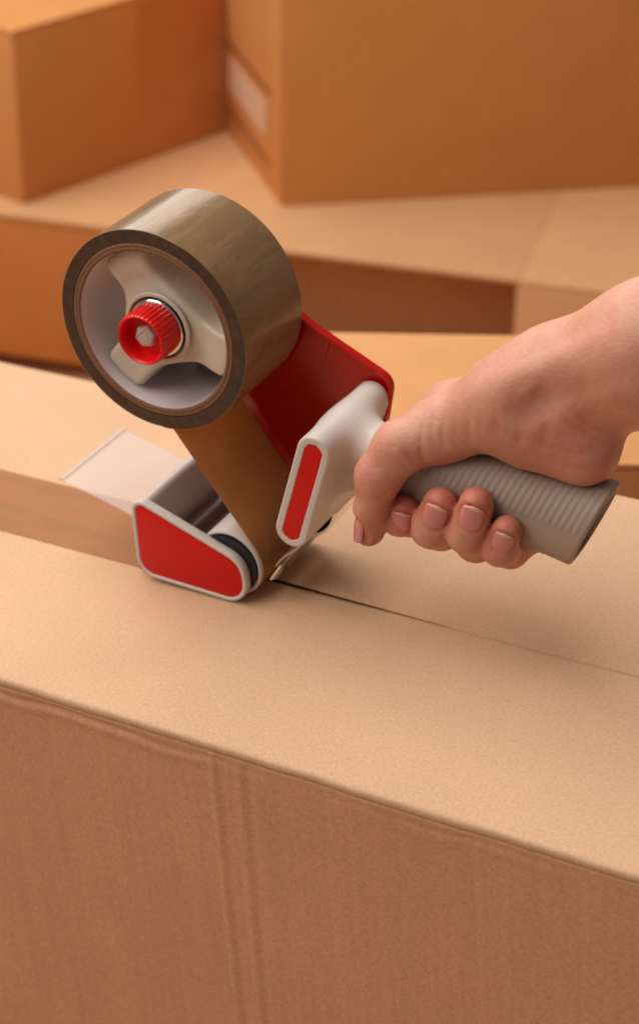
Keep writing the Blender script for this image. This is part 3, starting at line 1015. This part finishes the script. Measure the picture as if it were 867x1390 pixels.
# bar and neck are the light grey shell, the grip is darker rubber
handle.data.materials.append(GREY)
cx_ = HV[HQ].mean(1)
idx = (cx_[:, 0] < 66).astype(np.int32)
handle.data.polygons.foreach_set('material_index', idx)
V, F = loops(capsule2d(BB, BA, BR - 2.15), [(0.2, -29.6), (0.0, -30.3), (0.3, -30.65), (0.8, -30.7)])
mk('red_panel', V, F, REDP, handle, smooth=40)

# ================================================================== HAND
def A3(*p):
    return np.array(p, float)


T = Field((36, -48, 18), (440, 98, 322), 0.9)
# forearm and wrist
FA0 = A3(398, 56, 280)
T.cone(FA0, 36, A3(175.8, 14.0, 149.5), 24.5, 0)
T.cone(A3(396, 52, 270), 35, A3(176.1, 14.0, 140.8), 23.5, 10)
T.cone(A3(175.8, 14.0, 149.5), 24.5, A3(137.2, 8.0, 130.6), 19.5, 10)
T.cone(A3(176.1, 14.0, 140.8), 23.5, A3(143.2, 8.0, 115.0), 18.5, 10)
# thumb side: metacarpal, thenar and heel
TM = A3(91.9, -6.0, 101.9)
T.cone(A3(137.2, 8.0, 129.2), 18, A3(119.8, 0.0, 119.8), 17.5, 14)
T.cone(A3(123.2, 0.0, 118.7), 18.0, TM, 14.2, 12)
T.cone(A3(144.9, 4.0, 116.0), 17.5, A3(153.9, 0.0, 101.6), 11.8, 12)
T.cone(A3(153.9, 0.0, 101.6), 12.0, A3(130.5, 0.0, 103.6), 13.5, 12)
# metacarpals on the far side
MC = [A3(84.3, 17.0, 98.1), A3(112, 22, 106), A3(128, 23, 102), A3(142, 21, 97)]
for i, m in enumerate(MC):
    T.cone(m, 11.5 if i else 12.5, (A3(0, 0, -3.5) * i + A3(134.8, 16.0, 122.0)), 15, 12)
T.cone(A3(118, 10, 114), 14, A3(130.7, 6.0, 112.0), 16, 14)
# thumb
TI = A3(68.2, -23.0, 82.1)
TT = A3(63.1, -26.5, 53.6)
T.cone(TM, 14.2, A3(75.8, -17.0, 95.0), 11.4, 5)
T.cone(A3(75.8, -17.0, 95.0), 11.4, TI, 10.0, 4)
T.cone(TI, 10.0, A3(65.0, -26.0, 65.7), 7.4, 4)
T.cone(A3(65.0, -26.0, 65.7), 7.4, TT, 5.9, 3)
T.cone(A3(65.0, -23.0, 60.9), 6.6, A3(64.3, -24.5, 54.7), 5.6, 4)
# fingers: tip, last joint, under the grip, far side, knuckle
fing = [
    # tip, r, dip, r, corner, r, under, r, pip, r, knuckle
    (A3(77.7, -19.0, 64.4), 7.2, A3(75.4, -18.5, 60.2), 8.2, A3(75, -8, 54), 8.4, A3(74, 10, 52), 9.2, A3(76, 25, 60), 9.8, MC[0], 11.5),
    (A3(97.3, -22.5, 74.5), 7.6, A3(92.4, -21.5, 61.2), 9.3, A3(90, -8, 51), 8.8, A3(91, 10, 49), 9.2, A3(94, 27, 57), 10.0, MC[1], 11.0),
    (A3(114.6, -23.0, 78.7), 7.6, A3(109.8, -21.5, 62.5), 9.2, A3(107, -8, 49), 8.7, A3(109, 10, 47), 9.0, A3(112, 27, 56), 9.8, MC[2], 10.5),
    (A3(128.1, -22.0, 68.5), 6.6, A3(123.9, -20.0, 57.3), 7.6, A3(123.5, -8, 48.5), 7.3, A3(127, 10, 48), 7.6, A3(130, 24, 56), 8.4, MC[3], 9.5),
]
for f_ in fing:
    T.cone(f_[8], f_[9], f_[10], f_[11], 6)
for f_ in fing:
    pts = [(f_[2 * i], f_[2 * i + 1]) for i in range(5)]
    lo = np.min([p for p, r in pts], 0) - 14; hi = np.max([p for p, r in pts], 0) + 14
    sl, g = T.sub(lo, hi)
    loc = None
    for (a, ra), (b, rb) in zip(pts[:-1], pts[1:]):
        d = T.cone_d(g, a, ra, b, rb)
        if loc is None:
            loc = d
        else:
            hh = np.maximum(3.0 - np.abs(loc - d), 0) / 3.0
            loc = np.minimum(loc, d) - hh * hh * 0.75
    T.smin(sl, loc, 0.5)

# creases, tendons: soft lines pressed into or raised from the skin
LINES = []
LINES.append(([(87.3, -16.8, 112.2), (88.2, -19.1, 110), (88.8, -20.8, 107.5), (89.1, -22.1, 104.6), (89.4, -22.7, 102.3), (89.5, -23, 99.9), (89.5, -23, 97.2), (89.8, -22.5, 95.6), (89.9, -21.8, 93.8), (89.8, -20.6, 91.6)], 1.2, 0.9))
LINES.append(([(92.3, -14.6, 115.7), (92.7, -16.6, 114), (93, -18.1, 112), (93.1, -19.4, 109.8), (93.7, -20.5, 107.4), (94.2, -21.2, 104.7), (94.5, -21.5, 101.8)], 0.63, 1.1))
LINES.append(([(97.5, -16, 116.1), (97.9, -17.7, 113.5), (98.1, -19.1, 110.7), (98.1, -20, 107.6), (98.5, -20.3, 105.2), (98.8, -20.3, 102.7), (98.8, -19.9, 99.8)], 0.9, 1.3))
LINES.append(([(101.2, -14.9, 120.5), (102.5, -16.7, 118.6), (103.5, -18.1, 116.3), (104.3, -18.9, 113.7), (104, -19.3, 110.9), (103.7, -19.4, 107.9), (103.2, -19.3, 104.8)], 0.57, 1.2))
LINES.append(([(109.4, -18.6, 121.3), (110.1, -19.4, 119.1), (110.6, -19.9, 116.6), (110.9, -20.1, 114), (110.5, -19.8, 110.7), (109.9, -19.1, 107.1), (108.9, -17.7, 103.1)], 0.75, 1.5))
LINES.append(([(114.5, -19.2, 124.1), (115.5, -20, 122), (116.3, -20.5, 119.8), (117, -20.7, 117.4), (116.7, -20.6, 115.3), (116.3, -20.4, 113.1), (115.9, -19.9, 110.7)], 0.45, 1.4))
LINES.append(([(121.3, -19.4, 127), (122.2, -20, 125), (123, -20.5, 122.8), (123.8, -20.7, 120.5), (123.5, -20.7, 117.7), (123.1, -20.5, 114.7), (122.6, -20, 111.5)], 0.63, 1.8))
LINES.append(([(127.8, -19.2, 126.8), (128.5, -19.6, 124.6), (129.2, -19.9, 122.2), (129.7, -20, 119.7)], 0.45, 1.8))
LINES.append(([(70.3, -33, 76.5), (71.2, -32.7, 76.9), (72.1, -32.4, 77.1), (73, -32, 77.4), (73.9, -31.5, 77.8), (74.7, -31, 78.2), (75.5, -30.4, 78.6), (75.9, -30.1, 78.8), (76.3, -29.7, 79.1), (76.7, -29.3, 79.3)], 1.2, 0.9))
LINES.append(([(82.7, -25.9, 100.9), (83.6, -26, 99.5), (84.4, -25.9, 98.1), (85.2, -25.6, 96.6), (85.7, -25.2, 95.5), (86.3, -24.7, 94.4), (86.7, -24, 93.1)], 0.9, 1.0))
LINES.append(([(80.2, -28.6, 93.7), (81.5, -27.9, 93.2), (82.7, -27, 92.5), (83.7, -26, 91.7), (84.3, -25.2, 90.9), (84.7, -24.3, 90), (85, -23.2, 89)], 0.6, 0.9))
LINES.append(([(67.4, -31.8, 88.9), (68.9, -31.4, 89.8), (70.4, -31, 90.6), (71.9, -30.5, 91.4), (73.4, -30.3, 91.9), (75, -30, 92.4), (76.5, -29.7, 92.8)], 0.38, 0.9))
LINES.append(([(68.6, -32.9, 86.8), (70.1, -32.5, 87.6), (71.5, -32, 88.2), (72.9, -31.4, 88.8)], 0.3, 0.9))
LINES.append(([(76.1, -26.7, 102.7), (77.4, -27.4, 101.4), (78.5, -27.9, 100), (79.5, -28.2, 98.5)], 0.45, 1.2))
LINES.append(([(147.1, -15.5, 126.3), (150, -15.1, 124.3), (152.8, -14.2, 122), (155.5, -13.1, 119.7), (158, -12.1, 117.8), (160.5, -11, 116), (162.8, -9.7, 113.9), (164.3, -8.6, 113), (165.8, -7.3, 111.9), (167.1, -5.8, 110.8)], 1.9, 1.2))
LINES.append(([(156.4, -13.1, 126), (158.8, -12.1, 124.2), (161.1, -11, 122.3), (163.4, -9.7, 120.3), (165.4, -8.4, 118.8), (167.2, -6.7, 117), (168.8, -4.5, 115)], 1.33, 1.1))
LINES.append(([(151.7, -15.3, 101.8), (153.9, -15.2, 101.7), (156.1, -14.9, 101.5), (158.1, -14.4, 101.1), (160.1, -13.6, 101.2), (161.9, -12.6, 101.2), (163.7, -11.3, 101)], 0.95, 0.9))
LINES.append(([(152.5, -14.4, 114.5), (155.1, -13.8, 112.9), (157.6, -13.2, 111.3), (160.1, -12.4, 109.5), (162.1, -11.4, 108.8), (164, -10.2, 107.9), (165.8, -8.7, 106.8)], 0.66, 1.2))
LINES.append(([(131.8, -19.6, 116.9), (132.6, -19.4, 114.6), (133.3, -19, 112.2), (134, -18.6, 109.8)], 1.14, 1.6))
LINES.append(([(137.8, -18.2, 113.3), (141.8, -17.3, 111.8), (145.7, -16.4, 110.3), (149.8, -15.6, 108.9), (151.8, -15.2, 108), (153.8, -14.9, 107.1), (155.9, -14.6, 106.3)], 0.66, 1.6))
LINES.append(([(142.3, -17.2, 122), (143, -17.2, 120.1), (143.7, -17, 118.1), (144.4, -16.8, 116), (144, -16.9, 114.1), (143.6, -16.9, 112.2), (143.1, -16.9, 110.3)], 0.76, 2.2))
LINES.append(([(132.8, -17.1, 130.6), (133.7, -16.6, 131.4), (134.6, -16.2, 132.1), (135.5, -15.7, 132.9), (136.6, -15.1, 134), (137.7, -14.4, 135.2), (138.9, -13.8, 136.4)], -1.14, 3.4))
LINES.append(([(138, -17, 127.9), (139, -16.7, 128.3), (140.1, -16.3, 128.7), (141.1, -16, 129.1), (142.1, -16, 128.5), (143.1, -16, 127.9), (144, -15.9, 127.2)], 3.61, 7.0))
LINES.append(([(131.6, -19, 124.8), (132.9, -19, 123.7), (134.2, -18.9, 122.5), (135.4, -18.8, 121.4)], 2.28, 6.0))
LINES.append(([(102, -12.8, 123.9), (111.2, -15.3, 129.4), (119.1, -15.4, 133.5), (126.3, -14.1, 136.7), (131, -12.5, 139.5), (135.8, -10.8, 142.2), (140.6, -9.6, 145.1), (146.3, -7.8, 148.7), (152.4, -7, 152.8), (158.8, -7.5, 157.6), (164.1, -7.9, 161.2), (169.2, -7.7, 164.3), (173.9, -6.8, 167.2)], -1.8, 6.5))
LINES.append(([(128.3, -11.1, 140.7), (132, -9.5, 143.2), (135.7, -8.2, 145.7), (139.5, -6.8, 148.3), (145, -4.7, 152), (151, -3.8, 156.2), (157.4, -4.2, 161), (162.8, -4.6, 164.5), (167.8, -4.4, 167.6), (172.6, -3.6, 170.3)], 0.95, 6))
LINES.append(([(143.7, -13, 138), (148.2, -12.1, 140), (152.7, -11.5, 142.2), (157.5, -11.8, 144.8), (162.4, -12.4, 148.2), (167.1, -12.9, 151.4), (171.6, -13, 154.4), (174.4, -12.7, 156.2), (177, -12.3, 157.9), (179.6, -11.6, 159.5)], -1.52, 8.0))
LINES.append(([(145.8, -14.2, 133.5), (150.5, -13.2, 135.3), (155.2, -12.5, 137.3), (160.2, -12.8, 139.8), (167.4, -13.8, 144.4), (174.2, -14.3, 148.6), (180.5, -13.6, 152.2)], 1.33, 7.0))
LINES.append(([(152.3, -14.2, 128.1), (155.6, -13.2, 129.7), (159.1, -12.6, 131.4), (162.8, -12.7, 133.6), (169.1, -13.7, 137.6), (175.2, -14.2, 141.3), (180.9, -14, 144.6)], -1.14, 8.0))
LINES.append(([(152.4, -14.4, 123.4), (156.2, -13.1, 124.7), (160, -12, 126.1), (164, -11.6, 127.9), (169.7, -12.1, 130.7), (175.2, -12.6, 133.4), (180.6, -12.6, 135.9)], 0.95, 7))


def line(pts, depth, w):
    P = np.array(pts)
    n = len(P) - 1
    sl, g = T.sub(P.min(0) - 2.6 * w, P.max(0) + 2.6 * w)
    best = np.zeros(T.F[sl].shape, np.float32)
    for i in range(n):
        a, ba = P[i], P[i + 1] - P[i]
        t = np.clip(((g[0] - a[0]) * ba[0] + (g[1] - a[1]) * ba[1] + (g[2] - a[2]) * ba[2]) / max(float(ba @ ba), 1e-6), 0, 1)
        d = (g[0] - a[0] - t * ba[0]) ** 2 + (g[1] - a[1] - t * ba[1]) ** 2 + (g[2] - a[2] - t * ba[2]) ** 2
        best = np.maximum(best, (0.08 + 0.92 * np.sin(math.pi * (i + t) / n)) * np.exp(-d / (w * w)))
    T.W[sl] += depth * best


T.W = np.zeros_like(T.F)
for pts, depth, w in LINES:
    line(pts, depth, w)
T.F += T.W

# nail beds
NAILS = [   # finger tip, joint, radius, outward normal, width, length
    (TT, A3(65.0, -26.0, 65.7), 6.6, A3(-0.78, -0.62, 0.05), 11.2, 13.5, 0.50),
    (fing[0][0], fing[0][2] + A3(0, 0, -8), 7.4, A3(0.25, -0.9, 0.30), 11.2, 9.5, 0.0),
    (fing[1][0], fing[1][2], 8.0, A3(0.25, -0.9, 0.32), 11.8, 13.2, 0.0),
    (fing[2][0], fing[2][2], 8.0, A3(0.28, -0.9, 0.32), 11.2, 13.0, 0.0),
    (fing[3][0], fing[3][2], 6.9, A3(0.30, -0.9, 0.30), 9.6, 10.6, 0.0),
]
frames = []
for tip, joint, r, n, w, Ln, sh in NAILS:
    a = tip - joint; a /= np.linalg.norm(a)
    n = n - a * (n @ a); n /= np.linalg.norm(n)
    sd = np.cross(a, n)
    c = tip - a * (Ln * 0.30 - 1.0) 
    frames.append((c, a, n, sd, r, w, Ln))
    sl, g = T.sub(c - 14, c + 14)
    q = [g[k] - c[k] for k in range(3)]
    la = q[0] * a[0] + q[1] * a[1] + q[2] * a[2]
    ls = q[0] * sd[0] + q[1] * sd[1] + q[2] * sd[2]
    lnn = q[0] * n[0] + q[1] * n[1] + q[2] * n[2]
    e = (np.abs(ls / (w / 2 + 0.5)) ** 3 + np.abs(la / (Ln / 2 + 0.5)) ** 3)
    mk_ = np.clip((1.15 - e) / 0.3, 0, 1) * (lnn > 0)
    T.F[sl] = T.F[sl] + 0.9 * mk_

SV, SQ = T.mesh()
SV = relax(SV, SQ, 2, 0.5)
person = mk_np('person', SV, SQ, SKIN, None, (120, 0, 100))
tag(person, 'bare right hand and forearm gripping the ribbed grey handle of the tape gun', 'person')
tone = np.full(len(SV), 0.30)
for f_ in fing:
    for p, s_, amt in ((f_[0], 15, 0.55), (f_[4], 14, 0.4)):
        tone = np.maximum(tone, 0.30 + amt * np.exp(-(np.linalg.norm(SV - p, axis=1) / s_) ** 2))
for p, s_, amt in ((TT, 18, 0.45), (TI, 14, 0.30), (A3(157.9, -10.0, 107.8), 22, 0.30), (A3(143.3, -12.0, 109.8), 25, 0.25)):
    tone = np.maximum(tone, 0.30 + amt * np.exp(-(np.linalg.norm(SV - p, axis=1) / s_) ** 2))
at = person.data.color_attributes.new('tone', 'FLOAT_COLOR', 'POINT')
at.data.foreach_set('color', np.stack([tone, tone, tone, np.ones_like(tone)], 1).astype(np.float32).ravel())

for (c, a, n, sd, r, w, Ln) in frames:
    V, F, cols = [], [], []
    nu, nv = 15, 17
    rn = r * 0.98
    for lay in (0, 1):
        for j in range(nv):
            v = -1 + 2 * j / (nv - 1)
            wid = (1 - abs(v) ** 4.0) ** 0.25 if v < 0 else (1 - 0.84 * abs(v) ** 5) ** 0.5
            wid = max(wid, 0.22)
            for i in range(nu):
                u = -1 + 2 * i / (nu - 1)
                th_ = u * wid * (w / 2) / rn
                lift = rn * math.cos(th_) - (0.75 if lay else 0) + 0.02 - 0.35 * v * v - 0.25 * max(0, v)
                rim = 0.25 * max(abs(u) ** 6, max(0, -v) ** 6)
                endc = v + (0.10 * (1 - u * u) if v > 0.5 else 0) * (v - 0.5) * 2
                V.append(tuple(c + a * (endc * Ln / 2) + sd * (rn * math.sin(th_)) + n * (lift - rim)))
                f2 = max(0, min(1, (v - 0.80 + 0.06 * u * u) / 0.06))
                lun = max(0, min(1, (-v - 0.62 - 0.5 * u * u) / 0.15))
                b0 = np.array(lin((207, 132, 127))[:3]); b1 = np.array(lin((220, 172, 150))[:3]); b2 = np.array(lin((216, 160, 146))[:3])
                cc = b0 * (1 - f2) + b1 * f2
                cc = cc * (1 - 0.6 * lun) + b2 * 0.6 * lun
                cols.append(tuple(cc) + (1,))
    for j in range(nv - 1):
        for i in range(nu - 1):
            k0 = j * nu + i
            F.append((k0, k0 + 1, k0 + nu + 1, k0 + nu))
            o2 = nu * nv
            F.append((o2 + k0, o2 + k0 + nu, o2 + k0 + nu + 1, o2 + k0 + 1))
    o2 = nu * nv
    ring = [i for i in range(nu)] + [j * nu + nu - 1 for j in range(1, nv)] + [(nv - 1) * nu + i for i in range(nu - 2, -1, -1)] + [j * nu for j in range(nv - 2, 0, -1)]
    for i in range(len(ring)):
        p_, q_ = ring[i], ring[(i + 1) % len(ring)]
        F.append((p_, o2 + p_, o2 + q_, q_))
    me = bpy.data.meshes.new('fingernail')
    me.from_pydata([((np.array(p_) - np.array((120, 0, 100))) * MM).tolist() for p_ in V], [], F)
    bm = bmesh.new(); bm.from_mesh(me); bmesh.ops.recalc_face_normals(bm, faces=bm.faces); bm.to_mesh(me); bm.free()
    ca = me.color_attributes.new('tone', 'FLOAT_COLOR', 'POINT')
    ca.data.foreach_set('color', np.array(cols, np.float32).ravel())
    me.materials.append(NAIL); me.shade_smooth()
    o = bpy.data.objects.new('fingernail', me); col.objects.link(o); o.parent = person
